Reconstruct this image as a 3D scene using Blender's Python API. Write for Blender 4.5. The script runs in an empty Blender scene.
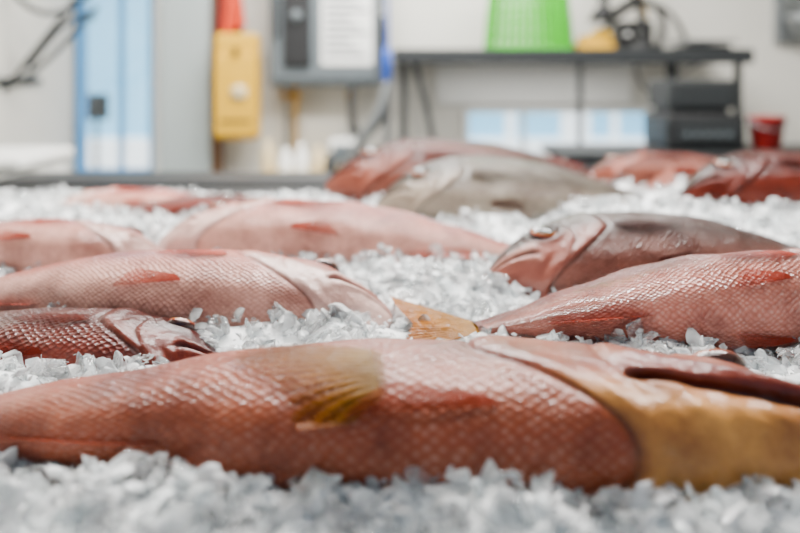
import bpy, bmesh, math, random
import numpy as np
from mathutils import Vector, Matrix, noise
random.seed(7)
rng = np.random.default_rng(7)
scene = bpy.context.scene
COL = scene.collection

def lin(c):
    c = c / 255.0
    return c / 12.92 if c <= 0.04045 else ((c + 0.055) / 1.055) ** 2.4
def S(r, g, b):
    return (lin(r), lin(g), lin(b))
def sst(a, b, x):
    t = np.clip((x - a) / (b - a), 0, 1)
    return t * t * (3 - 2 * t)

# ------------------------------------------------------------ materials
def mat(name, col, rough=0.5, metal=0.0, var=0.08, scale=6.0, bump=0.0, coat=0.0, bscale=None):
    m = bpy.data.materials.new(name); m.use_nodes = True
    nt = m.node_tree; N = nt.nodes; K = nt.links
    b = N["Principled BSDF"]
    b.inputs["Roughness"].default_value = rough
    b.inputs["Metallic"].default_value = metal
    b.inputs["Coat Weight"].default_value = coat
    tc = N.new("ShaderNodeTexCoord")
    no = N.new("ShaderNodeTexNoise"); no.inputs["Scale"].default_value = scale; no.inputs["Detail"].default_value = 5
    K.new(tc.outputs["Object"], no.inputs["Vector"])
    mx = N.new("ShaderNodeMix"); mx.data_type = 'RGBA'
    mx.inputs["A"].default_value = (*[c * (1 - var * 2) for c in col], 1)
    mx.inputs["B"].default_value = (*[min(1, c * (1 + var * 2)) for c in col], 1)
    K.new(no.outputs["Fac"], mx.inputs["Factor"])
    K.new(mx.outputs["Result"], b.inputs["Base Color"])
    if bump > 0:
        n2 = N.new("ShaderNodeTexNoise"); n2.inputs["Scale"].default_value = bscale or scale * 6
        K.new(tc.outputs["Object"], n2.inputs["Vector"])
        bp = N.new("ShaderNodeBump"); bp.inputs["Strength"].default_value = bump; bp.inputs["Distance"].default_value = 0.01
        K.new(n2.outputs["Fac"], bp.inputs["Height"]); K.new(bp.outputs["Normal"], b.inputs["Normal"])
    return m

M_wall = mat("wall_paint", S(214, 211, 202), 0.6, var=0.03, scale=1.5, bump=0.05)
M_white = mat("white_paint", S(232, 232, 228), 0.5, var=0.02)
M_bframe = mat("blue_window_frame", S(70, 138, 190), 0.5, var=0.03)
M_pillar = mat("pillar_paint", S(160, 170, 170), 0.5, var=0.03)
M_tan = mat("tan_wood", S(110, 78, 52), 0.6, var=0.1)
M_floor = mat("concrete_floor", S(120, 118, 112), 0.5, var=0.1)
M_ceil = mat("ceiling_paint", S(180, 180, 176), 0.7, var=0.02)
M_black = mat("black_plastic", S(12, 13, 15), 0.5, var=0.1)
M_rim = mat("dark_rim_steel", S(14, 16, 18), 0.6, var=0.1)
M_steel = mat("brushed_steel", S(140, 144, 146), 0.35, metal=0.8, var=0.08)
M_dsteel = mat("dark_steel", S(26, 30, 32), 0.55, metal=0.0, var=0.1)
M_panel = mat("grey_enamel", S(88, 96, 100), 0.5, var=0.04)
M_yellow = mat("yellow_plastic", S(212, 162, 0), 0.6, var=0.04)
M_red = mat("red_plastic", S(140, 8, 5), 0.6, var=0.06)
M_orange = mat("orange_cloth", S(210, 60, 10), 0.7, var=0.1)
M_green = mat("green_plastic", S(60, 180, 6), 0.55, var=0.05)
M_blue = mat("blue_plastic", S(8, 70, 170), 0.5, var=0.05)
M_brass = mat("brass", S(190, 150, 70), 0.35, metal=0.8)
M_cream = mat("cream_plastic", S(205, 184, 140), 0.5, var=0.05)
M_ground = mat("outdoor_gravel", S(190, 190, 185), 0.9, var=0.1)
M_facade = mat("blue_facade", S(132, 196, 240), 0.7, var=0.16, scale=.7)
M_fwhite = mat("facade_white", S(244, 247, 250), 0.7, var=0.03)
M_ink = mat("label_ink", S(70, 75, 85), 0.6)
M_tube = mat("fluorescent_tube", S(250, 250, 245), 0.4)
_b = M_tube.node_tree.nodes["Principled BSDF"]; _b.inputs["Emission Color"].default_value = (1, .97, .92, 1); _b.inputs["Emission Strength"].default_value = 4

def glass():
    m = bpy.data.materials.new("window_glass"); m.use_nodes = True
    nt = m.node_tree; N = nt.nodes; K = nt.links
    N.remove(N["Principled BSDF"]); out = N["Material Output"]
    t = N.new("ShaderNodeBsdfTransparent"); g = N.new("ShaderNodeBsdfGlossy"); g.inputs["Roughness"].default_value = 0.05
    t.inputs["Color"].default_value = (.95, .98, 1, 1)
    mx = N.new("ShaderNodeMixShader"); mx.inputs[0].default_value = 0.05
    K.new(t.outputs[0], mx.inputs[1]); K.new(g.outputs[0], mx.inputs[2]); K.new(mx.outputs[0], out.inputs[0])
    return m
M_glass = glass()

M_siding = mat("wall_siding", S(212, 209, 200), 0.6, var=0.04, scale=1.5)
def _sid():
    nt = M_siding.node_tree; N = nt.nodes; K = nt.links
    tc = N.new("ShaderNodeTexCoord"); w = N.new("ShaderNodeTexWave"); w.wave_type = 'BANDS'; w.bands_direction = 'Z'
    w.inputs["Scale"].default_value = 1.6; w.wave_profile = 'SAW'
    K.new(tc.outputs["Object"], w.inputs["Vector"])
    bp = N.new("ShaderNodeBump"); bp.inputs["Distance"].default_value = 0.02; bp.inputs["Strength"].default_value = .6
    K.new(w.outputs["Fac"], bp.inputs["Height"]); K.new(bp.outputs["Normal"], N["Principled BSDF"].inputs["Normal"])
_sid()

# ------------------------------------------------------------ helpers
def boxes(name, lst, m, bev=0.004, parent=None):
    bm = bmesh.new()
    for (x0, x1, y0, y1, z0, z1) in lst:
        r = bmesh.ops.create_cube(bm, size=1)
        for v in r["verts"]:
            v.co = Vector(((x0 + x1) / 2 + v.co.x * (x1 - x0), (y0 + y1) / 2 + v.co.y * (y1 - y0), (z0 + z1) / 2 + v.co.z * (z1 - z0)))
    me = bpy.data.meshes.new(name); bm.to_mesh(me); bm.free()
    me.materials.append(m)
    o = bpy.data.objects.new(name, me); COL.objects.link(o)
    if bev > 0:
        md = o.modifiers.new("bevel", 'BEVEL'); md.width = bev; md.segments = 2
    if parent: o.parent = parent
    return o
def box(name, x0, x1, y0, y1, z0, z1, m, bev=0.004, parent=None):
    return boxes(name, [(x0, x1, y0, y1, z0, z1)], m, bev, parent)
def empty(name):
    e = bpy.data.objects.new(name, None); COL.objects.link(e); e.empty_display_size = .05
    return e
def tube(name, pts, r, m, parent=None, cyc=False):
    c = bpy.data.curves.new(name, 'CURVE'); c.dimensions = '3D'; c.bevel_depth = r; c.bevel_resolution = 3; c.use_fill_caps = True
    sp = c.splines.new('NURBS'); sp.points.add(len(pts) - 1)
    for i, p in enumerate(pts): sp.points[i].co = (*p, 1)
    sp.order_u = min(4, len(pts)) if len(pts) > 2 else 2
    sp.use_endpoint_u = True; sp.use_cyclic_u = cyc; sp.resolution_u = 8
    c.materials.append(m)
    o = bpy.data.objects.new(name, c); COL.objects.link(o)
    if parent: o.parent = parent
    return o
def lathe(name, prof, m, loc, parent=None, seg=32, axis='Z'):
    bm = bmesh.new(); rings = []
    for r, z in prof:
        ring = []
        for i in range(seg):
            a = 2 * math.pi * i / seg
            p = (r * math.cos(a), r * math.sin(a), z) if axis == 'Z' else (r * math.cos(a), -z, r * math.sin(a))
            ring.append(bm.verts.new(p))
        rings.append(ring)
    for a, b in zip(rings[:-1], rings[1:]):
        for i in range(seg):
            bm.faces.new((a[i], a[(i + 1) % seg], b[(i + 1) % seg], b[i]))
    bm.faces.new(rings[0][::-1]); bm.faces.new(rings[-1])
    bmesh.ops.recalc_face_normals(bm, faces=bm.faces)
    me = bpy.data.meshes.new(name); bm.to_mesh(me); bm.free(); me.materials.append(m)
    for p in me.polygons: p.use_smooth = True
    o = bpy.data.objects.new(name, me); o.location = loc; COL.objects.link(o)
    if parent: o.parent = parent
    return o

# ------------------------------------------------------------ room shell
YB = 4.0
box("floor", -1.75, 3.4, -1.5, YB + .1, -.1, 0, M_floor, 0)
box("ceiling", -1.75, 3.4, -0.9, YB + .1, 2.7, 2.8, M_ceil, 0)
box("wall_left", -1.73, -1.63, -1.5, YB + .1, 0, 2.7, M_siding, 0)
box("wall_right", 3.3, 3.4, -1.5, YB + .1, 0, 2.7, M_wall, 0)
boxes("wall_back", [
    (-1.73, -1.60, YB, YB + .1, 0, 2.7),
    (-1.60, -1.23, YB, YB + .1, 0, .74), (-1.60, -1.23, YB, YB + .1, 2.0, 2.7),
    (-1.23, .33, YB, YB + .1, 0, 2.7),
    (.33, 1.27, YB, YB + .1, 0, .82), (.33, 1.27, YB, YB + .1, 1.05, 2.7),
    (1.27, 3.4, YB, YB + .1, 0, 2.7)], M_wall, 0)
def window(name, x0, x1, z0, z1, mull, fm):
    e = empty(name)
    t = .014
    boxes("frame", [(x0 - t, x0 + t, YB - .03, YB + .06, z0 - t, z1 + t), (x1 - t, x1 + t, YB - .03, YB + .06, z0 - t, z1 + t),
                    (x0, x1, YB - .03, YB + .06, z0 - t, z0 + t), (x0, x1, YB - .03, YB + .06, z1 - t, z1 + t)] +
          [(m - .010, m + .010, YB, YB + .05, z0, z1) for m in mull], fm, .004, e)
    box("sill", x0 - .03, x1 + .055, YB - .08, YB, z0 - .05, z0 - .02, M_white, .006, e)
    box("casing", x1 + t, x1 + .058, YB - .045, YB, z0 - .02, z1 + .05, M_white, .004, e)
    box("pane", x0, x1, YB + .025, YB + .03, z0, z1, M_glass, 0, e)
window("window_1", -1.60, -1.235, .74, 2.0, [-1.40], M_bframe)
window("window_2", .33, 1.27, .82, 1.05, [.62], M_white)
box("trim_1", -1.16, -.92, YB - .14, YB, 0, 2.7, M_pillar, .01)
box("trim_2", -.92, -.88, YB - .10, YB, 0, 2.7, M_tan, .006)
box("outdoor_ground", -12, 12, YB + .1, 16, -.3, -.2, M_ground, 0)
fb = empty("neighbor_building")
box("facade", -6, 6, 8, 8.3, -.2, 2.3, M_facade, .01, fb)
boxes("facade_trim", [(-6, 6, 7.95, 8, 2.2, 2.33), (-6, 6, 7.95, 8, -.2, .62)] + [(x, x + w_, 7.96, 8, -.2, 2.25) for x, w_ in ((-5, .1), (-3.6, .1), (-1, .1), (1.05, .10), (1.6, .30), (2.1, .08), (3.4, .1))], M_fwhite, .01, fb)
sg = empty("outdoor_sign")
box("board", -1.84, -1.68, 4.6, 4.63, .97, 1.12, M_dsteel, .01, sg)
box("post", -1.77, -1.75, 4.63, 4.66, -.2, 1.1, M_dsteel, .005, sg)

# ------------------------------------------------------------ wall equipment
ep = empty("electrical_panel")
box("cabinet", -.62, -.09, 3.78, 4.0, 1.17, 1.95, M_panel, .012, ep)
box("door", -.60, -.11, 3.765, 3.785, 1.20, 1.92, M_panel, .008, ep)
box("label_sheet", -.37, -.13, 3.758, 3.766, 1.27, 1.75, M_white, .002, ep)
boxes("label_lines", [(-.35, -.15 - .04 * ((i * 7) % 3), 3.755, 3.759, 1.31 + i * .035, 1.321 + i * .035) for i in range(12)], M_ink, 0, ep)
box("display", -.55, -.42, 3.745, 3.768, 1.26, 1.75, M_black, .01, ep)
lathe("dial", [(.028, 0), (.026, .02), (.02, .03)], M_panel, (-.485, 3.745, 1.50), ep, axis='Y')
boxes("handle", [(-.585, -.57, 3.74, 3.77, 1.4, 1.6)], M_black, .004, ep)
pc = empty("conduit_pipes")
for i, x in enumerate((-.55, -.51, -.24)):
    tube("pipe_%d" % i, [(x, 3.9, 1.18), (x, 3.9, 1.05), (x, 3.9, 0.01)], .014, M_steel if i != 1 else M_brass, pc)
    lathe("collar_%d" % i, [(.022, 0), (.022, .03)], M_brass, (x, 3.9, 1.11), pc)
hz = empty("hose_bundle")
box("standpipe", -.075, -.045, 3.69, 3.72, 0, 1.2, M_steel, .006, hz)
tube("black_hose", [(-.09, 3.8, 1.5), (-.07, 3.75, 1.35), (-.06, 3.74, 1.15), (-.08, 3.74, 1.0), (-.2, 3.74, .9), (-.24, 3.75, 1.02), (-.22, 3.8, 1.18)], .018, M_black, hz)
tube("grey_hose", [(-.32, 3.66, .01), (-.32, 3.66, .5), (-.24, 3.64, .85), (-.12, 3.64, 1.0), (-.06, 3.65, 1.12), (-.05, 3.68, 1.25)], .024, M_steel, hz)
tube("blue_hose", [(-.07, 3.72, 1.8), (-.05, 3.7, 1.5), (-.05, 3.7, 1.25), (-.08, 3.7, 1.1)], .008, M_blue, hz)
lathe("blue_valve", [(.012, 0), (.020, .02), (.022, .13), (.014, .17)], M_blue, (-.06, 3.66, 1.18), hz)
lathe("brass_fitting", [(.016, 0), (.016, .05)], M_brass, (-.06, 3.66, 1.13), hz)
yc = empty("yellow_wall_cabinet")
box("case", -.87, -.67, 3.74, 3.86, .92, 1.42, M_yellow, .02, yc)
box("lid", -.865, -.675, 3.725, 3.745, .94, 1.32, M_yellow, .015, yc)
lathe("round_mark", [(.04, 0), (.04, .004)], M_cream, (-.75, 3.722, 1.14), yc, axis='Y')
boxes("latch", [(-.78, -.75, 3.715, 3.73, 1.31, 1.35), (-.84, -.69, 3.72, 3.727, 1.00, 1.015)], M_black, .003, yc)
def cloth(name, x0, x1, y, z0, z1, m):
    bm = bmesh.new(); g = []
    for i in range(25):
        row = []
        for j in range(20):
            u = i / 24; v = j / 19
            w = .8 + .2 * v
            x = (x0 + x1) / 2 + (u - .5) * (x1 - x0) * w
            row.append(bm.verts.new((x, y + .018 * math.sin(u * 17 + v * 2) * (.4 + v), z1 + (z0 - z1) * v - .02 * math.sin(u * 6))))
        g.append(row)
    for i in range(24):
        for j in range(19): bm.faces.new((g[i][j], g[i + 1][j], g[i + 1][j + 1], g[i][j + 1]))
    me = bpy.data.meshes.new(name); bm.to_mesh(me); bm.free(); me.materials.append(m)
    for p in me.polygons: p.use_smooth = True
    o = bpy.data.objects.new(name, me); COL.objects.link(o)
    sd = o.modifiers.new("s", 'SOLIDIFY'); sd.thickness = .006
    return o
hv = empty("hanging_safety_vest")
o = cloth("cloth_red", -.88, -.76, 3.84, 1.40, 1.85, M_red); o.parent = hv
o = cloth("cloth_orange", -.84, -.74, 3.80, 1.44, 1.62, M_orange); o.parent = hv
tube("hook", [(-.82, 3.98, 1.88), (-.82, 3.86, 1.88), (-.82, 3.84, 1.84)], .006, M_steel, hv)
sb = empty("bottle_shelf")
box("ledge", -.66, -.28, 3.55, 4.0, .74, .77, M_cream, .006, sb)
for i, (x, h, m) in enumerate([(-.60, .16, M_cream), (-.52, .12, M_white), (-.45, .14, M_white), (-.37, .13, M_cream), (-.32, .10, M_dsteel)]):
    lathe("bottle_%d" % i, [(.03, 0), (.032, .01), (.032, h * .65), (.014, h * .8), (.014, h)], m, (x, 3.65, .77), sb)
wb = empty("wall_outlet_box")
box("body", -.33, -.20, 3.72, 4.0, .80, .92, M_white, .01, wb)
box("cover", -.31, -.22, 3.71, 3.72, .82, .90, M_panel, .004, wb)

bn = empty("steel_work_shelf")
box("top", -.03, 1.52, 3.45, 3.99, 1.285, 1.325, M_dsteel, .006, bn)
box("front_lip", -.03, 1.52, 3.43, 3.455, 1.270, 1.335, M_dsteel, .004, bn)
boxes("legs", [(.00, .03, 3.5, 3.53, 0, 1.29), (.78, .80, 3.5, 3.53, 0, 1.29), (1.17, 1.215, 3.5, 3.53, 0, 1.29), (1.47, 1.50, 3.5, 3.53, 0, 1.29)], M_dsteel, .003, bn)
tube("brace_left", [(.06, 3.5, 1.29), (.12, 3.5, 1.1), (.16, 3.5, .85)], .014, M_dsteel, bn)
box("rear_panel", .18, 1.15, 3.965, 3.985, 1.08, 1.28, M_white, .004, bn)
box("added_fill_housing", .2, 1.1, 3.56, 3.62, 1.262, 1.285, M_white, .004, bn)  # invented housing for the fill light added under the shelf
lb = empty("lower_work_bench")
box("top", .60, 2.6, 2.95, 3.40, .90, .93, M_dsteel, .006, lb)
boxes("legs", [(.63, .67, 3.0, 3.04, 0, .9), (2.5, 2.54, 3.0, 3.04, 0, .9), (.63, .67, 3.33, 3.37, 0, .9), (2.5, 2.54, 3.33, 3.37, 0, .9)], M_dsteel, .004, lb)
box("apron", .62, 2.58, 2.97, 2.99, .83, .9, M_steel, .004, lb)

def crate(name, cx, cy, z0, w0, w1, dp, h, m):
    bm = bmesh.new()
    def bar(p, q, t):
        p = Vector(p); q = Vector(q); d = q - p
        r = bmesh.ops.create_cube(bm, size=1)
        rot = d.to_track_quat('Z', 'Y').to_matrix()
        for v in r["verts"]:
            v.co = rot @ Vector((v.co.x * t, v.co.y * t, v.co.z * d.length)) + (p + q) / 2
    def P(u, v, z):
        w = w0 + (w1 - w0) * z; dd = dp * w / w0
        return (cx + (u - .5) * w, cy + (v - .5) * dd, z0 + z * h)
    for z in (0, .03, .2, .36, .52, .68, .84, .97, 1):
        t = .018 if z in (0, .03, .97, 1) else .012
        for a, b in (((0, 0), (1, 0)), ((1, 0), (1, 1)), ((1, 1), (0, 1)), ((0, 1), (0, 0))):
            bar(P(*a, z), P(*b, z), t)
    for k in range(11):
        u = k / 10; t = .018 if k in (0, 10) else .012
        bar(P(u, 0, 0), P(u, 0, 1), t); bar(P(u, 1, 0), P(u, 1, 1), t)
        bar(P(0, u, 0), P(0, u, 1), t); bar(P(1, u, 0), P(1, u, 1), t); bar(P(u, 0, 1), P(u, 1, 1), .010)
        if k % 2: bar(P(u, 0, 0), P(u, 1, 0), .012)
    me = bpy.data.meshes.new(name); bm.to_mesh(me); bm.free(); me.materials.append(m)
    o = bpy.data.objects.new(name, me); COL.objects.link(o)
    return o
crate("green_plastic_basket", .575, 3.62, 1.335, .345, .29, .26, .33, M_green)
td = empty("tape_dispenser")
box("base", .78, .96, 3.55, 3.62, 1.327, 1.365, M_yellow, .012, td)
lathe("roll", [(.02, 0), (.048, 0), (.048, .04), (.02, .04)], M_yellow, (.90, 3.605, 1.385), td, axis='Y')
box("arm", .80, .87, 3.56, 3.61, 1.36, 1.40, M_yellow, .012, td)
gl = empty("gooseneck_lamp")
lathe("base", [(.07, 0), (.07, .02), (.02, .04)], M_black, (1.08, 3.56, 1.332), gl)
tube("neck", [(1.08, 3.56, 1.35), (1.09, 3.56, 1.5), (1.02, 3.56, 1.66), (.92, 3.56, 1.60), (.90, 3.56, 1.5)], .016, M_black, gl)
lathe("shade", [(.02, .07), (.03, .06), (.065, 0), (.06, 0)], M_black, (.90, 3.56, 1.46), gl)
kt = empty("cable_bundle")
tube("cable_1", [(.9, 3.9, 1.9), (.95, 3.85, 1.55), (1.03, 3.8, 1.50), (1.1, 3.8, 1.62), (1.16, 3.8, 1.52), (1.14, 3.8, 1.33)], .014, M_black, kt)
tube("cable_2", [(1.15, 3.9, 1.9), (1.08, 3.85, 1.66), (1.18, 3.8, 1.52), (1.3, 3.8, 1.56), (1.38, 3.8, 1.33)], .012, M_black, kt)
tube("cable_yellow", [(1.12, 3.95, 2.0), (1.15, 3.9, 1.7), (1.2, 3.9, 1.5)], .010, M_yellow, kt)
tube("cable_4", [(1.0, 3.9, 1.45), (1.08, 3.8, 1.56), (1.2, 3.8, 1.60), (1.28, 3.8, 1.48), (1.22, 3.8, 1.34)], .016, M_black, kt)
tube("cable_3", [(1.0, 3.40, 1.28), (1.02, 3.38, 1.1), (1.12, 3.38, 1.22), (1.2, 3.40, 1.22), (1.28, 3.40, 1.28)], .006, M_black, kt)
ks = empty("kitchen_scale")
box("base", 1.27, 1.46, 3.52, 3.72, 1.327, 1.355, M_black, .01, ks)
box("platter", 1.25, 1.48, 3.50, 3.74, 1.365, 1.378, M_steel, .005, ks)
box("column", 1.34, 1.39, 3.6, 3.64, 1.35, 1.37, M_steel, .002, ks)
pw = empty("power_supply_unit")
box("body", 1.0, 1.16, 3.66, 3.8, 1.327, 1.47, M_black, .01, pw)
boxes("knobs", [(1.03, 1.05, 3.65, 3.66, 1.40, 1.42), (1.09, 1.11, 3.65, 3.66, 1.40, 1.42)], M_white, .002, pw)
vs = empty("vacuum_sealer_machine")
box("body", 1.02, 1.32, 3.05, 3.36, .932, 1.07, M_black, .015, vs)
box("upper", 1.04, 1.30, 3.1, 3.36, 1.09, 1.20, M_dsteel, .012, vs)
box("mid_gap", 1.06, 1.28, 3.12, 3.34, 1.065, 1.095, M_black, .004, vs)
box("front_plate", 1.05, 1.29, 3.04, 3.052, .96, 1.04, M_dsteel, .004, vs)
boxes("buttons", [(1.08 + i * .04, 1.10 + i * .04, 3.03, 3.042, .985, 1.0) for i in range(5)], M_panel, .002, vs)
rb = empty("red_bucket")
lathe("shell", [(.045, 0), (.052, .005), (.066, .115), (.070, .118), (.070, .128), (.062, .128), (.05, .02)], M_red, (1.42, 3.1, .932), rb)
tube("bail", [(1.35, 3.1, 1.05), (1.36, 3.05, 1.02), (1.42, 3.02, 1.0), (1.48, 3.05, 1.02), (1.49, 3.1, 1.05)], .003, M_steel, rb)
fc = empty("wall_soap_dispenser")
box("back_plate", 1.86, 2.06, 3.95, 4.0, 1.38, 1.75, M_steel, .01, fc)
lathe("bowl", [(.02, 0), (.08, .03), (.10, .09), (.10, .12)], M_steel, (1.98, 3.88, 1.40), fc)
tube("spout", [(1.9, 3.9, 1.6), (1.86, 3.82, 1.62), (1.84, 3.78, 1.56)], .012, M_steel, fc)
wr = empty("wire_wall_rack")
tube("wire_1", [(-1.62, 3.28, 1.60), (-1.45, 3.30, 1.34), (-1.24, 3.35, 1.62)], .011, M_dsteel, wr)
tube("wire_2", [(-1.62, 3.28, 1.16), (-1.33, 3.28, 1.53)], .011, M_dsteel, wr)
tube("wire_3", [(-1.62, 3.5, 1.26), (-1.33, 3.28, 1.53), (-1.26, 3.3, 1.45)], .011, M_dsteel, wr)
tube("wire_4", [(-1.62, 3.28, 1.19), (-1.55, 3.28, 1.14), (-1.24, 3.28, 1.50)], .011, M_dsteel, wr)
box("bracket", -1.63, -1.61, 3.2, 3.6, 1.18, 1.21, M_dsteel, .003, wr)
cb = empty("white_cooler_box")
box("tub", -1.60, -1.22, 2.55, 2.95, .55, .91, M_white, .02, cb)
box("lid", -1.615, -1.205, 2.535, 2.965, .91, .955, M_white, .015, cb)
box("stand", -1.60, -1.22, 2.55, 2.95, 0, .55, M_dsteel, .01, cb)

dc = empty("display_counter")
box("cabinet_body", -1.5, 1.9, .48, 2.0, 0, .80, M_steel, .01, dc)
boxes("rim", [(-1.5, 1.9, 1.98, 2.06, .78, .925), (-1.5, -1.44, .44, 2.06, .78, .92), (1.84, 1.9, .44, 2.06, .78, .92), (-1.5, 1.9, .42, .475, .78, .895)], M_rim, .01, dc)
bc = empty("back_counter")
box("top", -1.10, .9, 2.12, 2.36, .90, .930, M_rim, .008, bc)
box("base", -1.06, .86, 2.16, 2.32, 0, .9, M_panel, .008, bc)

# ------------------------------------------------------------ fish placement table (world metres)
C1 = dict(back=(84, 26, 12), side=(148, 62, 34), belly=(158, 72, 38), head=(150, 78, 52), throat=(214, 148, 72), fin=(130, 46, 26), fintip=(150, 60, 34),
          tail=(190, 90, 60), tailtip=(190, 80, 60), pec=(118, 86, 0), pectip=(136, 70, 4), lip=(120, 34, 26))
C2 = dict(back=(132, 40, 28), side=(180, 80, 62), belly=(226, 164, 146), head=(180, 88, 68), throat=(234, 194, 182), fin=(156, 54, 36), fintip=(184, 74, 54),
          tail=(205, 90, 70), tailtip=(215, 90, 72), pec=(172, 72, 52), pectip=(168, 66, 48), lip=(226, 168, 154))
C5 = dict(back=(38, 20, 16), side=(134, 50, 40), belly=(202, 118, 98), head=(116, 46, 36), throat=(194, 122, 100), fin=(150, 46, 30), fintip=(170, 62, 42),
          tail=(148, 104, 0), tailtip=(152, 86, 0), pec=(146, 58, 44), pectip=(142, 50, 38))
C6 = dict(back=(26, 14, 10), side=(60, 29, 22), belly=(138, 82, 68), head=(48, 22, 16), throat=(152, 86, 72), fin=(70, 26, 20), fintip=(66, 26, 20),
          tail=(150, 70, 60), tailtip=(120, 55, 50), pec=(60, 29, 23), pectip=(60, 29, 23), lip=(210, 156, 140))
C7 = dict(back=(50, 12, 6), side=(80, 22, 12), belly=(126, 48, 34), head=(70, 20, 11), throat=(126, 50, 34), fin=(106, 27, 15), fintip=(126, 36, 22),
          tail=(160, 52, 38), tailtip=(160, 52, 38), pec=(90, 28, 16), pectip=(90, 28, 18))
C8 = dict(back=(46, 42, 34), side=(86, 78, 64), belly=(164, 152, 134), head=(60, 54, 45), throat=(160, 144, 126), fin=(84, 60, 48), fintip=(84, 56, 44),
          tail=(160, 100, 85), tailtip=(150, 90, 75), pec=(90, 80, 66), pectip=(90, 78, 64))
C8b = dict(back=(48, 17, 11), side=(84, 34, 24), belly=(136, 78, 62), head=(68, 27, 19), throat=(132, 70, 54), fin=(106, 30, 19), fintip=(116, 32, 20),
          tail=(160, 60, 45), tailtip=(160, 60, 45), pec=(86, 36, 26), pectip=(86, 35, 25))
C9 = dict(back=(36, 6, 2), side=(66, 14, 5), belly=(110, 36, 19), head=(44, 10, 4), throat=(86, 27, 14), fin=(76, 15, 8), fintip=(76, 15, 8),
          tail=(160, 60, 45), tailtip=(160, 60, 45), pec=(68, 16, 7), pectip=(68, 16, 7))
FISH = [
    dict(name="red_snapper", SL=.86, hs=.74, ws=.76, c=C1, loc=(.40, .632, .922), yaw=-5, roll=-7, m="big", nt=420, na=220, teb=.40, tsw=.125, mend=.26, ms0=-.52, msl=-.35, pect=.475, peclen=.15, pecang=0, pecw=2.4, pecs=-.64, peco=.55, eyes=.66, bend=-.02, mopen=1.0, hump=.55, thr=(-.52, -.92), lipoff=.28, afin=.35),
    dict(name="red_snapper", SL=.64, hs=.82, ws=.98, c=C2, loc=(-.012, .985, .926), yaw=-8, roll=-4, m="pink", nt=320, na=170, bend=.02, eyes=.62, peclen=.14, hump=.5, pecs=-.3),
    dict(name="red_snapper", SL=.56, hs=.88, ws=1.14, c=C5, loc=(.645, .98, .936), yaw=5, roll=-8, m="mid", nt=320, na=170, twist=.22, pecs=-.4),
    dict(name="gray_snapper", SL=.60, hs=.86, ws=1.2, c=C6, loc=(.118, 1.13, .932), yaw=15, roll=18, mirror=True, m="dark", nt=280, na=160, eyes=.10),
    dict(name="red_snapper", SL=.50, hs=.8, ws=1.0, c=C7, loc=(-.18, .865, .894), yaw=-9, roll=6, m="dark", dfin=.8, eyes=.6),
    dict(name="red_snapper", SL=.64, hs=.8, ws=1.08, c=C2, loc=(-.41, 1.37, .935), yaw=-5, roll=4, mirror=True, m="pink", hump=.6),
    dict(name="red_snapper", SL=.52, hs=.8, ws=1.0, c=C2, loc=(-.36, 1.25, .930), yaw=-7, roll=-4, m="pink", eyes=.6, hump=.6),
    dict(name="gray_snapper", SL=.56, hs=.95, ws=1.22, c=C8, loc=(-.045, 1.60, .968), yaw=6, roll=32, mirror=True, m="dark", eyes=.2),
    dict(name="red_snapper", SL=.66, hs=.92, ws=1.1, c=C8b, loc=(-.165, 1.80, .984), yaw=4, roll=30, mirror=True, m="deep"),
    dict(name="red_snapper", SL=.55, hs=.9, ws=1.2, c=C9, loc=(.56, 1.58, .990), yaw=8, roll=26, mirror=True, m="deep", eyes=.15),
    dict(name="red_snapper", SL=.5, hs=.8, ws=1.0, c=C8b, loc=(.42, 1.84, .985), yaw=3, roll=15, mirror=True, m="deep"),
    dict(name="red_snapper", SL=.46, hs=.75, ws=.9, c=C2, loc=(-.76, 1.76, .925), yaw=-3, roll=5, mirror=True, m="pink"),
    dict(name="red_snapper", SL=.42, hs=.7, ws=.9, c=C7, loc=(-.22, 1.66, .925), yaw=-5, roll=0, m="dark"),
]
def footprint(f):
    sg_ = 1 if f.get("mirror") else -1
    a = math.radians(f["yaw"]); L = f["SL"]
    p = f["loc"]; return (p[0], p[1], p[0] + sg_ * L * math.cos(a), p[1] + sg_ * L * math.sin(a), .155 * f["hs"] * L)
FP = [footprint(f) for f in FISH]

# ------------------------------------------------------------ ice
MOUNDS = [(-.38, .54, .16, .05, .034), (-.12, .53, .12, .04, .006), (.33, .52, .2, .04, .010), (.04, 1.12, .09, .09, .035),
          (-.12, .93, .12, .05, .012), (-.40, 1.02, .06, .10, .01), (.62, 1.5, .3, .14, .03),
          (-.72, 1.55, .2, .1, .015), (.30, 1.36, .1, .08, .02), (-.9, 1.7, .15, .1, .02)]
def bumpz(x, y):
    z = .893 + .02 * float(sst(1.35, 1.75, y)) + .034 * float(sst(1.35, 1.75, y) * sst(-.2, .15, x))
    for (cx, cy, sx, sy, a) in MOUNDS:
        z += a * math.exp(-((x - cx) / sx) ** 2 - ((y - cy) / sy) ** 2)
    bank = 0
    for (x0, y0, x1, y1, hw) in FP:
        dx = x1 - x0; dy = y1 - y0; L2 = dx * dx + dy * dy
        t = ((x - x0) * dx + (y - y0) * dy) / L2
        tc = min(1, max(0, t))
        d = math.hypot(x - x0 - tc * dx, y - y0 - tc * dy)
        w = hw * (1 if tc < .5 else 1 - 1.2 * (tc - .5)) * min(1, .35 + tc * 3)
        r = d - w
        if -.02 < r < .09: bank = max(bank, .012 * math.exp(-((r - .015) / .035) ** 2))
    z += bank * (1 + .8 * noise.noise(Vector((x * 14, y * 14, 7))))
    z += .022 * noise.noise(Vector((x * 9, y * 9, 0))) + .014 * noise.noise(Vector((x * 25, y * 25, 3)))
    return z
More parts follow.
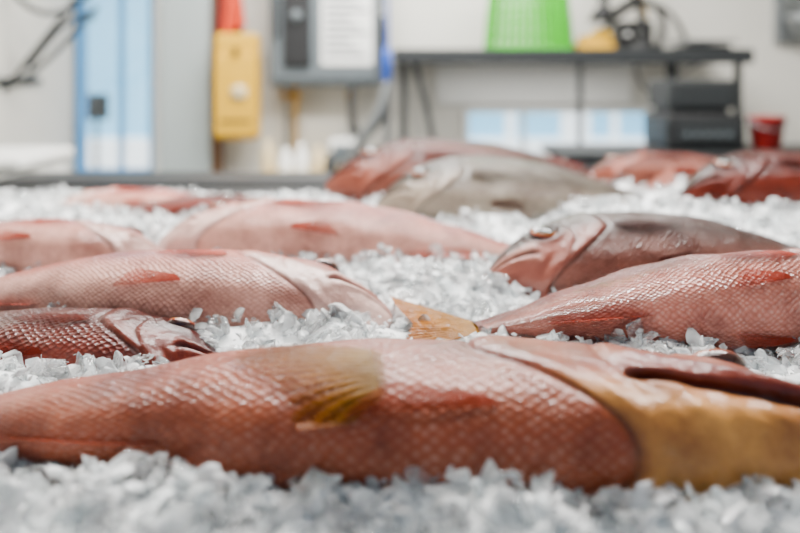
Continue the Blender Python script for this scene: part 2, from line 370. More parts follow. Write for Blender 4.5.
def ice_mat(name, tr, rough=.12):
    m = bpy.data.materials.new(name); m.use_nodes = True
    nt = m.node_tree; N = nt.nodes; K = nt.links; b = N["Principled BSDF"]
    b.inputs["Roughness"].default_value = rough; b.inputs["IOR"].default_value = 1.31
    b.inputs["Transmission Weight"].default_value = tr
    tc = N.new("ShaderNodeTexCoord"); no = N.new("ShaderNodeTexNoise"); no.inputs["Scale"].default_value = 45; no.inputs["Detail"].default_value = 5
    K.new(tc.outputs["Object"], no.inputs["Vector"])
    r = N.new("ShaderNodeValToRGB"); r.color_ramp.elements[0].color = (.90, .95, .96, 1); r.color_ramp.elements[1].color = (1, 1, 1, 1)
    r.color_ramp.elements[0].position = .3; r.color_ramp.elements[1].position = .6
    K.new(no.outputs["Fac"], r.inputs["Fac"]); K.new(r.outputs["Color"], b.inputs["Base Color"])
    if tr > 0:
        mr = N.new("ShaderNodeMapRange"); mr.inputs["From Min"].default_value = .4; mr.inputs["From Max"].default_value = .6
        mr.inputs["To Min"].default_value = min(.97, tr * 1.5); mr.inputs["To Max"].default_value = tr * .45
        n3 = N.new("ShaderNodeTexNoise"); n3.inputs["Scale"].default_value = 28; K.new(tc.outputs["Object"], n3.inputs["Vector"])
        K.new(n3.outputs["Fac"], mr.inputs["Value"]); K.new(mr.outputs[0], b.inputs["Transmission Weight"])
    bp = N.new("ShaderNodeBump"); bp.inputs["Strength"].default_value = .3; bp.inputs["Distance"].default_value = .003
    n2 = N.new("ShaderNodeTexNoise"); n2.inputs["Scale"].default_value = 160
    K.new(tc.outputs["Object"], n2.inputs["Vector"]); K.new(n2.outputs["Fac"], bp.inputs["Height"]); K.new(bp.outputs["Normal"], b.inputs["Normal"])
    return m
M_ice = ice_mat("crushed_ice", .60, .06)
M_icebed = ice_mat("ice_bed", .0, .3)

def tri_mesh(name, V, F, m, smooth=False):
    me = bpy.data.meshes.new(name)
    me.vertices.add(len(V)); me.vertices.foreach_set("co", V.astype(np.float32).ravel())
    nf = len(F); k = F.shape[1]
    me.loops.add(nf * k); me.loops.foreach_set("vertex_index", F.astype(np.int32).ravel())
    me.polygons.add(nf); me.polygons.foreach_set("loop_start", np.arange(0, nf * k, k, dtype=np.int32))
    me.polygons.foreach_set("loop_total", np.full(nf, k, dtype=np.int32))
    me.update(calc_edges=True); me.validate()
    me.polygons.foreach_set("use_smooth", np.full(len(me.polygons), smooth))
    me.materials.append(m)
    o = bpy.data.objects.new(name, me); COL.objects.link(o)
    return o
icee = empty("crushed_ice_bed")
nx, ny = 300, 150
xs = np.linspace(-1.44, 1.84, nx); ys = np.linspace(.48, 1.98, ny)
V = np.array([(x, y, bumpz(x, y) - .002) for y in ys for x in xs])
idx = np.arange(nx * ny).reshape(ny, nx)
F = np.stack([idx[:-1, :-1], idx[:-1, 1:], idx[1:, 1:], idx[1:, :-1]], -1).reshape(-1, 4)
o = tri_mesh("packed_ice", V, F, M_icebed, True); o.parent = icee

variants = []
for k in range(28):
    bm = bmesh.new()
    n = random.randint(9, 14)
    for i in range(n):
        p = Vector((random.gauss(0, 1), random.gauss(0, 1), random.gauss(0, 1))).normalized() * random.uniform(.8, 1)
        bm.verts.new((p.x, p.y * random.uniform(.5, .85), p.z * random.uniform(.22, .45)))
    r = bmesh.ops.convex_hull(bm, input=bm.verts)
    for v in [v for v in bm.verts if not v.link_faces]: bm.verts.remove(v)
    bmesh.ops.bevel(bm, geom=list(bm.edges), offset=.07, segments=1, affect='EDGES', clamp_overlap=True)
    for v in bm.verts:
        if v.co.length > 1.0: v.co = v.co.normalized()
    bmesh.ops.triangulate(bm, faces=bm.faces)
    bm.verts.index_update()
    variants.append((np.array([v.co[:] for v in bm.verts]), np.array([[v.index for v in f.verts] for f in bm.faces])))
    bm.free()
def scatter(n, x0, x1, y0, y1, smin, smax, lift, pw=2.2):
    out = []
    for i in range(n):
        y = random.uniform(y0, y1); half = min(1.8, .62 * y + .12)
        x = random.uniform(max(x0, -half), min(x1, half))
        s = smin + (smax - smin) * random.random() ** pw
        out.append((x, y, bumpz(x, y) + random.uniform(-.004, lift), s))
    return out
chips = scatter(15000, -1, 1, .48, 1.2, .003, .022, .010, 3.0) + scatter(12500, -1.4, 1.8, 1.2, 1.97, .006, .022, .012, 2.4)
chips = np.array(chips)
vi = rng.integers(0, len(variants), len(chips))
VV = []; FF = []; off = 0
for k, (v, f) in enumerate(variants):
    c = chips[vi == k]; n = len(c)
    q = rng.normal(size=(n, 4)) * np.array([1.3, .6, .6, 1.0]); q /= np.linalg.norm(q, axis=1)[:, None]
    w, x, y, z = q.T
    R = np.stack([1 - 2 * (y * y + z * z), 2 * (x * y - z * w), 2 * (x * z + y * w), 2 * (x * y + z * w), 1 - 2 * (x * x + z * z), 2 * (y * z - x * w), 2 * (x * z - y * w), 2 * (y * z + x * w), 1 - 2 * (x * x + y * y)], -1).reshape(n, 3, 3)
    P = np.einsum('nij,vj->nvi', R, v) * c[:, 3][:, None, None] + c[:, None, :3]
    VV.append(P.reshape(-1, 3))
    FF.append((f[None] + (np.arange(n) * len(v))[:, None, None] + off).reshape(-1, 3)); off += n * len(v)
o = tri_mesh("ice_chips", np.concatenate(VV), np.concatenate(FF), M_ice, False); o.parent = icee

# ------------------------------------------------------------ fish
def fish_mat(name, ssize, dot, dotcol, rough=.3, bump=.6, edge=.9, coat=.25, dist=.004, spec=.28):
    m = bpy.data.materials.new(name); m.use_nodes = True
    nt = m.node_tree; N = nt.nodes; K = nt.links; b = N["Principled BSDF"]
    at = N.new("ShaderNodeAttribute"); at.attribute_name = "Col"
    op = N.new("ShaderNodeAttribute"); op.attribute_name = "Opa"
    K.new(op.outputs["Fac"], b.inputs["Alpha"])
    gt = N.new("ShaderNodeMath"); gt.operation = 'GREATER_THAN'; gt.inputs[1].default_value = .992; K.new(op.outputs["Fac"], gt.inputs[0])
    cw = N.new("ShaderNodeMath"); cw.operation = 'MULTIPLY_ADD'; cw.inputs[1].default_value = coat - .03; cw.inputs[2].default_value = .03; K.new(gt.outputs[0], cw.inputs[0]); K.new(cw.outputs[0], b.inputs["Coat Weight"])
    sw = N.new("ShaderNodeMath"); sw.operation = 'MULTIPLY_ADD'; sw.inputs[1].default_value = spec - .08; sw.inputs[2].default_value = .08; K.new(gt.outputs[0], sw.inputs[0]); K.new(sw.outputs[0], b.inputs["Specular IOR Level"])
    uv = N.new("ShaderNodeUVMap"); uv.uv_map = "UVMap"
    mp = N.new("ShaderNodeMapping"); mp.inputs["Rotation"].default_value = (0, 0, math.radians(45))
    nz = N.new("ShaderNodeTexNoise"); nz.inputs["Scale"].default_value = 14
    K.new(uv.outputs[0], nz.inputs["Vector"])
    ad = N.new("ShaderNodeMixRGB"); ad.blend_type = 'ADD'; ad.inputs[0].default_value = .022
    K.new(uv.outputs[0], ad.inputs[1]); K.new(nz.outputs["Color"], ad.inputs[2])
    K.new(ad.outputs[0], mp.inputs["Vector"])
    vo = N.new("ShaderNodeTexVoronoi"); vo.voronoi_dimensions = '2D'; vo.inputs["Scale"].default_value = 1 / ssize
    vo.inputs["Randomness"].default_value = .30
    K.new(mp.outputs[0], vo.inputs["Vector"])
    mr = N.new("ShaderNodeMapRange"); mr.inputs["From Min"].default_value = .08; mr.inputs["From Max"].default_value = .42
    mr.inputs["To Min"].default_value = 1; mr.inputs["To Max"].default_value = 0
    K.new(vo.outputs["Distance"], mr.inputs["Value"])
    big = N.new("ShaderNodeTexNoise"); big.inputs["Scale"].default_value = 13; big.inputs["Detail"].default_value = 8; big.inputs["Roughness"].default_value = .65
    tc = N.new("ShaderNodeTexCoord"); K.new(tc.outputs["Object"], big.inputs["Vector"])
    bm_ = N.new("ShaderNodeMapRange"); bm_.inputs["From Min"].default_value = .42; bm_.inputs["From Max"].default_value = .62
    K.new(big.outputs["Fac"], bm_.inputs["Value"])
    m1 = N.new("ShaderNodeMath"); m1.operation = 'MULTIPLY'; K.new(mr.outputs[0], m1.inputs[0]); K.new(at.outputs["Alpha"], m1.inputs[1])
    rs = N.new("ShaderNodeSeparateColor"); K.new(vo.outputs["Color"], rs.inputs[0])
    rr = N.new("ShaderNodeMath"); rr.operation = 'MULTIPLY_ADD'; rr.inputs[1].default_value = dot * .9; rr.inputs[2].default_value = dot * .35; K.new(rs.outputs[0], rr.inputs[0])
    m2 = N.new("ShaderNodeMath"); m2.operation = 'MULTIPLY'; K.new(m1.outputs[0], m2.inputs[0]); K.new(rr.outputs[0], m2.inputs[1])
    m3 = N.new("ShaderNodeMath"); m3.operation = 'MULTIPLY_ADD'; K.new(bm_.outputs[0], m3.inputs[0]); m3.inputs[1].default_value = .88; m3.inputs[2].default_value = .06
    m4 = N.new("ShaderNodeMath"); m4.operation = 'MULTIPLY'; K.new(m2.outputs[0], m4.inputs[0]); K.new(m3.outputs[0], m4.inputs[1])
    bl = N.new("ShaderNodeMixRGB"); bl.blend_type = 'MULTIPLY'; bl.inputs[0].default_value = .9
    cr = N.new("ShaderNodeValToRGB"); cr.color_ramp.elements[0].position = .36; cr.color_ramp.elements[1].position = .60
    cr.color_ramp.elements[0].color = (.44, .34, .32, 1); cr.color_ramp.elements[1].color = (1.0, 1.0, 1.0, 1)
    K.new(big.outputs["Fac"], cr.inputs["Fac"]); K.new(at.outputs["Color"], bl.inputs[1]); K.new(cr.outputs[0], bl.inputs[2])
    ed = N.new("ShaderNodeMapRange"); ed.inputs["From Min"].default_value = .35; ed.inputs["From Max"].default_value = .66
    K.new(vo.outputs["Distance"], ed.inputs["Value"])
    e2 = N.new("ShaderNodeMath"); e2.operation = 'MULTIPLY'; K.new(ed.outputs[0], e2.inputs[0]); K.new(at.outputs["Alpha"], e2.inputs[1])
    e3 = N.new("ShaderNodeMath"); e3.operation = 'MULTIPLY'; K.new(e2.outputs[0], e3.inputs[0]); e3.inputs[1].default_value = edge
    dk = N.new("ShaderNodeMixRGB"); dk.blend_type = 'MULTIPLY'; K.new(e3.outputs[0], dk.inputs[0]); K.new(bl.outputs[0], dk.inputs[1]); dk.inputs[2].default_value = (.48, .28, .24, 1)
    mx = N.new("ShaderNodeMixRGB"); K.new(m4.outputs[0], mx.inputs[0]); K.new(dk.outputs[0], mx.inputs[1]); mx.inputs[2].default_value = (*dotcol, 1)
    K.new(mx.outputs[0], b.inputs["Base Color"])
    b.inputs["Roughness"].default_value = rough; b.inputs["Coat Roughness"].default_value = .05
    inv = N.new("ShaderNodeMath"); inv.operation = 'MULTIPLY'; K.new(vo.outputs["Distance"], inv.inputs[0]); K.new(at.outputs["Alpha"], inv.inputs[1])
    fn = N.new("ShaderNodeTexNoise"); fn.inputs["Scale"].default_value = 60; fn.inputs["Detail"].default_value = 6
    K.new(tc.outputs["Object"], fn.inputs["Vector"])
    sb_ = N.new("ShaderNodeMath"); sb_.operation = 'MULTIPLY_ADD'; K.new(fn.outputs["Fac"], sb_.inputs[0]); sb_.inputs[1].default_value = 1.6
    ng = N.new("ShaderNodeMath"); ng.operation = 'MULTIPLY'; ng.inputs[1].default_value = -1; K.new(inv.outputs[0], ng.inputs[0]); K.new(ng.outputs[0], sb_.inputs[2])
    bp = N.new("ShaderNodeBump"); bp.inputs["Strength"].default_value = bump; bp.inputs["Distance"].default_value = dist
    K.new(sb_.outputs[0], bp.inputs["Height"]); K.new(bp.outputs[0], b.inputs["Normal"]); K.new(bp.outputs[0], b.inputs["Coat Normal"])
    return m
def eye_mat():
    m = bpy.data.materials.new("fish_eye"); m.use_nodes = True
    nt = m.node_tree; b = nt.nodes["Principled BSDF"]
    at = nt.nodes.new("ShaderNodeAttribute"); at.attribute_name = "Col"
    nt.links.new(at.outputs["Color"], b.inputs["Base Color"]); b.inputs["Roughness"].default_value = .08
    b.inputs["Coat Weight"].default_value = .4
    return m
M_eye = eye_mat()
FMAT = dict(big=fish_mat("snapper_skin_large", .0088, .75, S(206, 156, 136), .34, .7, .25, .42, .003, .22),
            pink=fish_mat("snapper_skin_pink", .0060, .40, S(234, 188, 176), .32, .7, .45, .42, .003, .25),
            dark=fish_mat("snapper_skin_dark", .0070, .12, S(110, 92, 82), .32, .8, .8, .32, .003, .18),
            deep=fish_mat("snapper_skin_deep", .0070, .08, S(120, 62, 52), .36, .6, .7, .16, .003, .12),
            mid=fish_mat("snapper_skin_mid", .0060, .70, S(226, 180, 168), .24, 1.0, .75, .55, .003, .3))

def prof(pts):
    g = np.linspace(0, 1, 401); y = np.interp(g, [p[0] for p in pts], [p[1] for p in pts])
    k = np.hanning(33); k /= k.sum()
    pad = np.concatenate([2 * y[0] - y[16:0:-1], y, 2 * y[-1] - y[-2:-18:-1]])
    ys_ = np.convolve(pad, k, 'valid')
    return lambda t: np.interp(t, g, ys_)
TOP = prof([(0, .012), (.02, .034), (.06, .070), (.10, .102), (.15, .136), (.22, .168), (.32, .188), (.45, .186), (.6, .164), (.75, .124), (.88, .074), (.95, .058), (1, .062)])
BOT = prof([(0, -.030), (.02, -.052), (.06, -.078), (.10, -.095), (.15, -.114), (.25, -.138), (.38, -.155), (.5, -.153), (.62, -.137), (.75, -.103), (.88, -.060), (.95, -.049), (1, -.055)])
WID = prof([(0, .014), (.02, .030), (.06, .050), (.10, .063), (.15, .074), (.25, .087), (.35, .09), (.5, .087), (.65, .072), (.8, .046), (.9, .025), (1, .008)])

def fish(name, SL, hs, ws, c, loc, yaw=0, roll=0, pitch=0, mirror=False, m="pink", nt=230, na=132, bend=0.0, dfin=1.0, afin=1.0, pecang=14, peclen=.18, pecw=1.0, pecs=-.2, peco=.75,
         dorsal_t=(.34, .88), eyec=(150, 60, 30), eyes=.30, teb=.305, tsw=.17, mend=.115, ms0=-.02, msl=-4.2, pect=.318, twist=.15, mopen=0, hump=1.0, thr=(.1, -.45), lipoff=.1):
    mtl = FMAT[m]
    Vs = []; Cs = []; UVs = []; Fs = []; Ms = []; Os = []; off = [0]
    def cc(k): return np.array(S(*c[k]))
    def cy(t): return (TOP(t) + BOT(t)) / 2 * hs
    def hy(t): return (TOP(t) - BOT(t)) / 2 * hs
    wmax = .09 * ws
    def place(t, y, z):
        w = WID(t) * ws
        zz = z - (wmax - w) * .45
        yy = y + bend * (t - .35) ** 2
        return np.stack([-t + 0 * zz, yy, zz], -1)
    def raw(t, a):
        s = np.sin(a); co = np.cos(a)
        y = cy(t) + hy(t) * s
        z = WID(t) * ws * np.sign(co) * np.abs(co) ** .85 * (1 - .12 * s)
        return y, z
    def te(s): return teb - .035 * (s - .1) ** 2 - tsw * np.clip(-s - .15, 0, 1) ** 1.3
    u = np.linspace(0, 1, nt); t1 = u ** 1.35
    A = np.linspace(-math.pi, math.pi, na + 1)
    T, AA = np.meshgrid(t1, A, indexing='ij')
    y, z = raw(T, AA); s = np.sin(AA)
    disp = np.zeros_like(T)
    tev = te(s); g = T - tev
    mk = sst(.85, .55, s)
    disp += .007 * hump * np.exp(-((g + .020) / .020) ** 2) * mk
    go = np.exp(-((g - .004) / .0045) ** 2) * mk
    disp -= .0055 * (.4 + .6 * hump) * go
    tp = .70 * teb - .025 * (s + .1) ** 2 - .10 * np.clip(-s - .3, 0, 1) ** 1.5
    gp = np.exp(-((T - tp) / .006) ** 2) * sst(.5, .2, s) * sst(-.95, -.7, s) * hump
    disp -= .004 * gp; disp += .0035 * hump * np.exp(-((T - tp + .014) / .012) ** 2) * sst(.5, .2, s)
    disp += .0015 * np.sin((T - tp) * 190 + s * 8) * sst(-.5, -.7, s) * sst(-.98, -.85, s) * sst(.08, .12, T) * sst(0, -.02, g) * min(1, hump * 1.2)
    sm = ms0 + msl * T
    mm = sst(mend + .01, mend - .015, T)
    wv = .05 + .5 * np.clip(.06 - T, 0, 1) + mopen * .10 * sst(mend, mend * .3, T)
    gm = np.exp(-np.abs((s - sm) / wv) ** 3) * mm
    disp -= (.009 + .008 * mopen) * gm
    disp += .006 * np.exp(-((s - sm - .2 - mopen * .1) / .12) ** 2) * mm + .006 * np.exp(-((s - sm + .2 + mopen * .1) / .12) ** 2) * mm
    mxr = np.exp(-(((T - mend * .87) / .018) ** 2 + ((s - (ms0 + msl * mend * .7)) / .16) ** 2)); disp += .005 * mxr
    te0, ye0 = .150, cy(.150) + hy(.150) * eyes
    re = np.sqrt((T - te0) ** 2 + ((y - ye0)) ** 2)
    front = np.abs(np.cos(AA)) > .3
    disp += .005 * np.exp(-((re - .040) / .009) ** 2) * front
    disp -= .006 * np.exp(-(re / .030) ** 4) * front
    rn = np.sqrt((T - .085) ** 2 + (y - (cy(.085) + hy(.085) * .5)) ** 2); gn = np.exp(-(rn / .006) ** 2) * front
    disp -= .004 * gn
    sl = .32 - .25 * (T - .3); gl_ = np.exp(-((s - sl) / .018) ** 2) * sst(.31, .34, T)
    disp += .0008 * gl_
    disp += .0025 * np.sin(T * 31 + s * 3) * np.sin(s * 4 + T * 9) * sst(.3, .4, T)
    nrm = np.sqrt((y - cy(T)) ** 2 + z ** 2) + 1e-6
    y2 = y + disp * (y - cy(T)) / nrm; z2 = z + disp * z / nrm
    P = place(T, y2, z2)
    base = cc('belly') + (cc('side') - cc('belly')) * sst(-.95, -.25, s)[..., None]
    base = base + (cc('back') - base) * sst(.05, .75, s)[..., None]
    hm = sst(.012, -.012, g)
    base = base + (cc('head') - base) * (hm * sst(-.9, .1, s) * .8)[..., None]
    base = base + (cc('throat') - base) * (hm * sst(thr[0], thr[1], s))[..., None]
    if 'lip' in c:
        base = base + (cc('lip') - base) * (mm * np.exp(-((s - sm - lipoff) / .24) ** 2) * .85)[..., None]
    dkc = np.array(S(40, 8, 7))
    base = base + (dkc - base) * (np.clip(gm * .95 + gn, 0, 1))[..., None]
    base = base + (cc('side') * .35 - base) * ((go * .7 + gp * .35) * (.4 + .6 * hump))[..., None]
    base = base + (cc('back') - base) * (.5 * np.exp(-((re - .036) / .008) ** 2) * front)[..., None]
    base = base + (cc('side') * .8 - base) * (gl_ * .5)[..., None]
    sc = sst(.0, .03, g) * (.65 + .35 * sst(-1.0, -.6, s))
    sc = np.maximum(sc, .35 * sst(.0, -.02, g) * sst(.15, .2, T) * sst(-.6, -.2, s))
    Rg = .9 * math.sqrt((.17 * hs) ** 2 + (.09 * ws) ** 2)
    UV = np.stack([-T * SL, AA * Rg * SL], -1)
    def add(P, C, sca, uv, F, mi, opa=None):
        n = len(P); Vs.append(P); Cs.append(np.concatenate([C, sca.reshape(-1, 1)], 1)); UVs.append(uv)
        Os.append(np.ones(n) if opa is None else np.minimum(opa, .98))
        Fs.append(F + off[0]); Ms.append(np.full(len(F), mi)); off[0] += n
    def gridF(a, b, flip=False):
        i = np.arange(a * b).reshape(a, b)
        q = [i[:-1, :-1], i[1:, :-1], i[1:, 1:], i[:-1, 1:]]
        if flip: q = q[::-1]
        return np.stack(q, -1).reshape(-1, 4)
    add(P.reshape(-1, 3), base.reshape(-1, 3), sc.ravel(), UV.reshape(-1, 2), gridF(nt, na + 1), 0)
    ring = P[0]; cen = ring.mean(0); cen[0] += .006
    n = na + 1
    inner = cen + (ring - cen) * .02
    mid = cen + (ring - cen) * .55; mid[:, 0] = ring[:, 0] + .004
    add(np.concatenate([ring, mid, inner]), np.tile(base[0], (3, 1)), np.zeros(3 * n), np.zeros((3 * n, 2)), gridF(3, n), 0)
    def fin(B, Tp, cb, ct, mseg=10, amp=.0018, nrmv=(0, 0, 1), rays=12, rag=.06, tipo=.55):
        n = len(B); vv = np.linspace(0, 1, mseg)[None, :, None]
        B = B[:, None, :]; D = (Tp[:, None, :] - B)
        k = np.linspace(0, rays * 2 * math.pi, n)
        ragg = (1 + rag * np.cos(k))[:, None, None]
        Q = B + D * vv * ragg
        nv = np.array(nrmv)[None, None, :]
        Q = Q + nv * (amp * np.cos(k))[:, None, None] * (vv * .7 + .3)
        C = np.array(cb)[None, None] * (1 - vv) + np.array(ct)[None, None] * vv
        C = np.clip(np.broadcast_to(C, Q.shape) * (1 + .35 * np.cos(k))[:, None, None], 0, 1)
        N_ = n * mseg
        opa = np.clip(1 - (1 - tipo) * vv[..., 0] * (1 - .5 * np.cos(k)[:, None]), 0, 1)
        add(Q.reshape(-1, 3), C.reshape(-1, 3), np.zeros(N_), np.zeros((N_, 2)), gridF(n, mseg), 0, np.broadcast_to(opa, (n, mseg)).ravel())
    n = 120; v = np.linspace(-1, 1, n)
    yb = np.where(v > 0, .058, .052) * v * hs + cy(1.0)
    Bp = place(np.full(n, .985), yb, np.zeros(n))
    ang = v * math.radians(34); ln = .145 + .07 * np.abs(v) ** 1.5
    Tp = Bp.copy(); Tp[:, 0] -= ln * np.cos(ang); Tp[:, 1] += ln * np.sin(ang) * .9; Tp[:, 2] += twist * (Tp[:, 1] - cy(1.0) + .04)
    fin(Bp, Tp, cc('tail'), cc('tailtip'), 16, .0022, rays=17, rag=.02, tipo=.95)
    n = 120; tt = np.linspace(dorsal_t[0], dorsal_t[1], n); q = np.linspace(0, 1, n)
    Bp = place(tt, cy(tt) + hy(tt) * .975, np.zeros(n))
    hgt = (.050 * np.clip(q / .12, 0, 1) ** .7 * (1 - .35 * np.exp(-((q - .6) / .12) ** 2)) * (1 - .3 * q)) * dfin
    Tp = Bp.copy(); Tp[:, 1] += hgt * .7; Tp[:, 0] -= hgt * 1.1 + .01; Tp[:, 2] += -.1 * hgt
    fin(Bp, Tp, cc('fin'), cc('fintip'), 8, .0016, rays=20, rag=.16)
    tt = np.linspace(.66, .84, 60); q = np.linspace(0, 1, 60)
    Bp = place(tt, cy(tt) - hy(tt) * .97, np.zeros(60)); h = .075 * np.clip(q / .2, 0, 1) ** .7 * (1 - .55 * q) * afin
    Tp = Bp.copy(); Tp[:, 1] -= h * .5; Tp[:, 0] -= h * 1.0; Tp[:, 2] += .05 * h
    fin(Bp, Tp, cc('fin'), cc('fintip'), 8, .0014 * afin, rays=10, rag=.05)
    for sg_ in (1, -1):
        v = np.linspace(0, 1, 40)
        Q = []
        for j in range(12):
            f = j / 11
            tq = .375 + .012 * v + (.13 - .05 * v) * f
            sq = -.90 + .06 * v + .12 * f * (v - .5)
            aq = np.arcsin(np.clip(sq, -.985, .985)); yq, zq = raw(tq, aq)
            yq = yq - .003 - .004 * f; zq = zq + .002 + .003 * f
            Q.append(place(tq, yq, zq * sg_))
        Q = np.stack(Q, 1); f = np.linspace(0, 1, 12)[None, :, None]; kk = np.linspace(0, 6 * 2 * math.pi, 40)
        C = cc('fin')[None, None] * (1 - f) + cc('fintip')[None, None] * f
        C = np.clip(np.broadcast_to(C, Q.shape) * (1 + .28 * np.cos(kk))[:, None, None], 0, 1)
        add(Q.reshape(-1, 3), C.reshape(-1, 3), np.zeros(480), np.zeros((480, 2)), gridF(40, 12), 0, np.broadcast_to(1 - .5 * f[..., 0], (40, 12)).ravel())
    for sg_ in (1, -1):
        v = np.linspace(-1, 1, 110); m_ = 18
        sb0 = pecs + .10 * v * pecw
        tb = pect + .006 * v
        ln = peclen * (.50 + .50 * np.exp(-((v - .55) / .65) ** 2))
        ang = math.radians(-pecang) + v * math.radians(10 * pecw)
        kk = np.linspace(0, 14 * 2 * math.pi, 110)
        ln = ln * (1 + .03 * np.cos(kk))
        Q = []
        for j in range(m_):
            f = j / (m_ - 1)
            tq = tb + ln * f * np.cos(ang)
            yq = cy(tb) + hy(tb) * sb0 + ln * f * np.sin(ang)
            sq = np.clip((yq - cy(tq)) / hy(tq), -.98, .98)
            aq = np.arcsin(sq); _, zq = raw(tq, aq)
            yq = yq - .003 * np.clip(-sq, 0, 1)
            zq = zq + .003 + .004 * f * (1 - .6 * f) + .0007 * np.cos(kk) * (.3 + f)
            Q.append(place(tq, yq, zq * sg_))
        Q = np.stack(Q, 1)
        f = np.linspace(0, 1, m_)[None, :, None]
        C = cc('pec')[None, None] * (1 - f) + cc('pectip')[None, None] * f
        C = np.clip(np.broadcast_to(C, Q.shape) * (1 + .32 * np.cos(kk))[:, None, None], 0, 1)
        opa = np.clip(1 - peco * f[..., 0] ** 1.3 * (1 - .35 * np.cos(kk)[:, None]), 0.05, 1)
        opa = opa * (.45 + .55 * np.clip((1 - np.abs(v[:, None])) / .2, 0, 1)) * (.35 + .65 * np.clip(f[..., 0] / .12, 0, 1))
        add(Q.reshape(-1, 3), C.reshape(-1, 3), np.zeros(110 * m_), np.zeros((110 * m_, 2)), gridF(110, m_), 0, opa.ravel())
    for sg_ in (1, -1):
        a0 = math.asin(eyes); yy, zz = raw(np.array([te0]), np.array([a0]))
        cen = place(np.array([te0]), yy, zz * sg_)[0]; R = .034
        th = np.linspace(0, math.pi, 30); ph = np.linspace(0, 2 * math.pi, 33)
        TH, PH = np.meshgrid(th, ph, indexing='ij')
        L_ = np.stack([R * np.sin(TH) * np.cos(PH), R * np.sin(TH) * np.sin(PH), R * .6 * np.cos(TH)], -1)
        tl = -.35 * eyes / .3
        yv = L_[..., 1] * math.cos(tl) - L_[..., 2] * math.sin(tl); zv = (L_[..., 2] * math.cos(tl) + L_[..., 1] * math.sin(tl)) * sg_
        Q = np.stack([L_[..., 0] + cen[0], yv + cen[1], zv + cen[2] - sg_ * .004], -1)
        C = np.zeros(Q.shape)
        C[:] = S(*eyec); C[TH < 1.02] = S(170, 110, 50); C[TH < .92] = S(6, 6, 9); C[TH > 1.25] = S(50, 18, 14)
        add(Q.reshape(-1, 3), C.reshape(-1, 3), np.zeros(C[..., 0].size), np.zeros((C[..., 0].size, 2)), gridF(30, 33, sg_ < 0), 1)
    V = np.concatenate(Vs) * SL; C = np.concatenate(Cs); UVa = np.concatenate(UVs); F = np.concatenate(Fs); MI = np.concatenate(Ms); OP = np.concatenate(Os)
    if mirror: V[:, 0] *= -1; F = F[:, ::-1]
    me = bpy.data.meshes.new(name)
    me.vertices.add(len(V)); me.vertices.foreach_set("co", V.astype(np.float32).ravel())
    nf = len(F); Fr = np.ascontiguousarray(F).ravel()
    me.loops.add(nf * 4); me.loops.foreach_set("vertex_index", Fr.astype(np.int32))
    me.polygons.add(nf); me.polygons.foreach_set("loop_start", np.arange(0, nf * 4, 4, dtype=np.int32)); me.polygons.foreach_set("loop_total", np.full(nf, 4, dtype=np.int32))
    me.update(calc_edges=True)
    me.polygons.foreach_set("material_index", MI.astype(np.int32)); me.polygons.foreach_set("use_smooth", np.ones(nf, dtype=bool))
    uvl = me.uv_layers.new(name="UVMap"); uvl.data.foreach_set("uv", UVa[Fr].astype(np.float32).ravel())
    ca = me.color_attributes.new("Col", 'FLOAT_COLOR', 'POINT'); ca.data.foreach_set("color", C.astype(np.float32).ravel())
    oa = me.attributes.new("Opa", 'FLOAT', 'POINT'); oa.data.foreach_set("value", OP.astype(np.float32))
    me.materials.append(mtl); me.materials.append(M_eye)
    o = bpy.data.objects.new(name, me); COL.objects.link(o)
    o.matrix_world = Matrix.Translation(loc) @ Matrix.Rotation(math.radians(yaw), 4, 'Z') @ Matrix.Rotation(math.radians(pitch), 4, 'Y') @ Matrix.Rotation(math.radians(roll), 4, 'X')
    return o
for f in FISH: fish(**f)

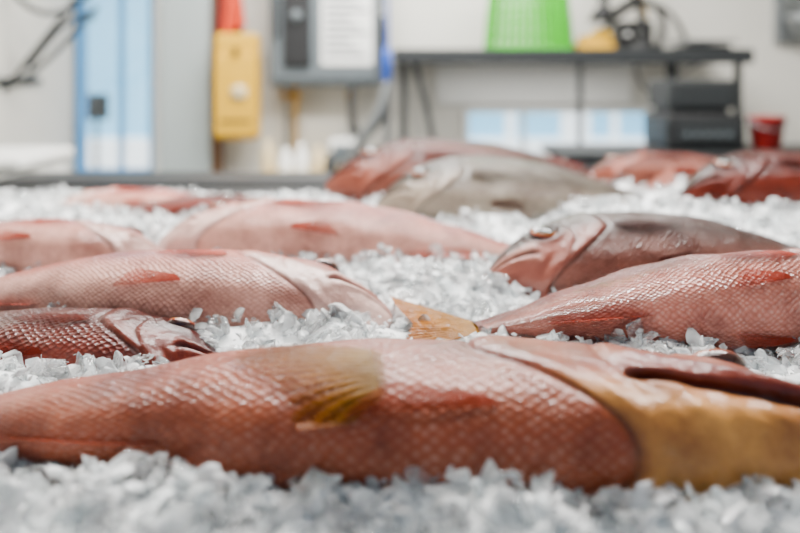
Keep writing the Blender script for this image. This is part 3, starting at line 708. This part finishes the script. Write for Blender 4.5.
# ------------------------------------------------------------ lights & world
def area(name, loc, sx, sy, e, col=(1, .98, .95), rot=(0, 0, 0)):
    l = bpy.data.lights.new(name, 'AREA'); l.shape = 'RECTANGLE'; l.size = sx; l.size_y = sy; l.energy = e; l.color = col
    o = bpy.data.objects.new(name, l); o.location = loc; o.rotation_euler = rot; COL.objects.link(o); return o
for i, (x, y, e) in enumerate([(-.5, 1.9, 84), (.9, 1.9, 84), (0, 3.1, 96), (0.1, .9, 14)]):
    fx = empty("ceiling_light_fixture")
    box("housing", x - .65, x + .65, y - .16, y + .16, 2.62, 2.7, M_white, .01, fx)
    for k in (-.07, .07):
        tube("tube_lamp", [(x - .6, y + k, 2.60), (x, y + k, 2.60), (x + .6, y + k, 2.60)], .016, M_tube, fx)
    l = area("light", (x, y, 2.57), 1.2, .24, e); l.parent = fx
l = area("under_shelf_fill", (.65, 3.59, 1.258), .85, .05, 5); l.parent = bn  # added fill, brightens the wall that the shelf would leave in shadow
sun = bpy.data.lights.new("sun", 'SUN'); sun.energy = 14; sun.angle = .02; sun.color = (1, .98, .95)
so = bpy.data.objects.new("sun", sun); so.rotation_euler = (math.radians(28), 0, 0); so.location = (0, -3, 8); COL.objects.link(so)

w = bpy.data.worlds.new("sky"); scene.world = w; w.use_nodes = True
nt = w.node_tree; N = nt.nodes; K = nt.links; bg = N["Background"]
tc = N.new("ShaderNodeTexCoord"); sx = N.new("ShaderNodeSeparateXYZ"); K.new(tc.outputs["Generated"], sx.inputs[0])
r = N.new("ShaderNodeValToRGB"); K.new(sx.outputs["Z"], r.inputs["Fac"])
r.color_ramp.elements[0].position = 0; r.color_ramp.elements[0].color = (.80, .90, 1.0, 1)
r.color_ramp.elements[1].position = .35; r.color_ramp.elements[1].color = (.38, .60, .90, 1)
K.new(r.outputs[0], bg.inputs["Color"]); bg.inputs["Strength"].default_value = .6

# ------------------------------------------------------------ camera
cam = bpy.data.cameras.new("camera"); co = bpy.data.objects.new("camera", cam); COL.objects.link(co)
co.location = (0, 0, 1.2); co.rotation_euler = (math.radians(90), 0, 0)
cam.sensor_width = 36; cam.lens = 36; cam.shift_y = -(266.5 - 80) / 800
cam.clip_start = .02
cam.dof.use_dof = True; cam.dof.focus_distance = .82; cam.dof.aperture_fstop = 2.1
scene.camera = co
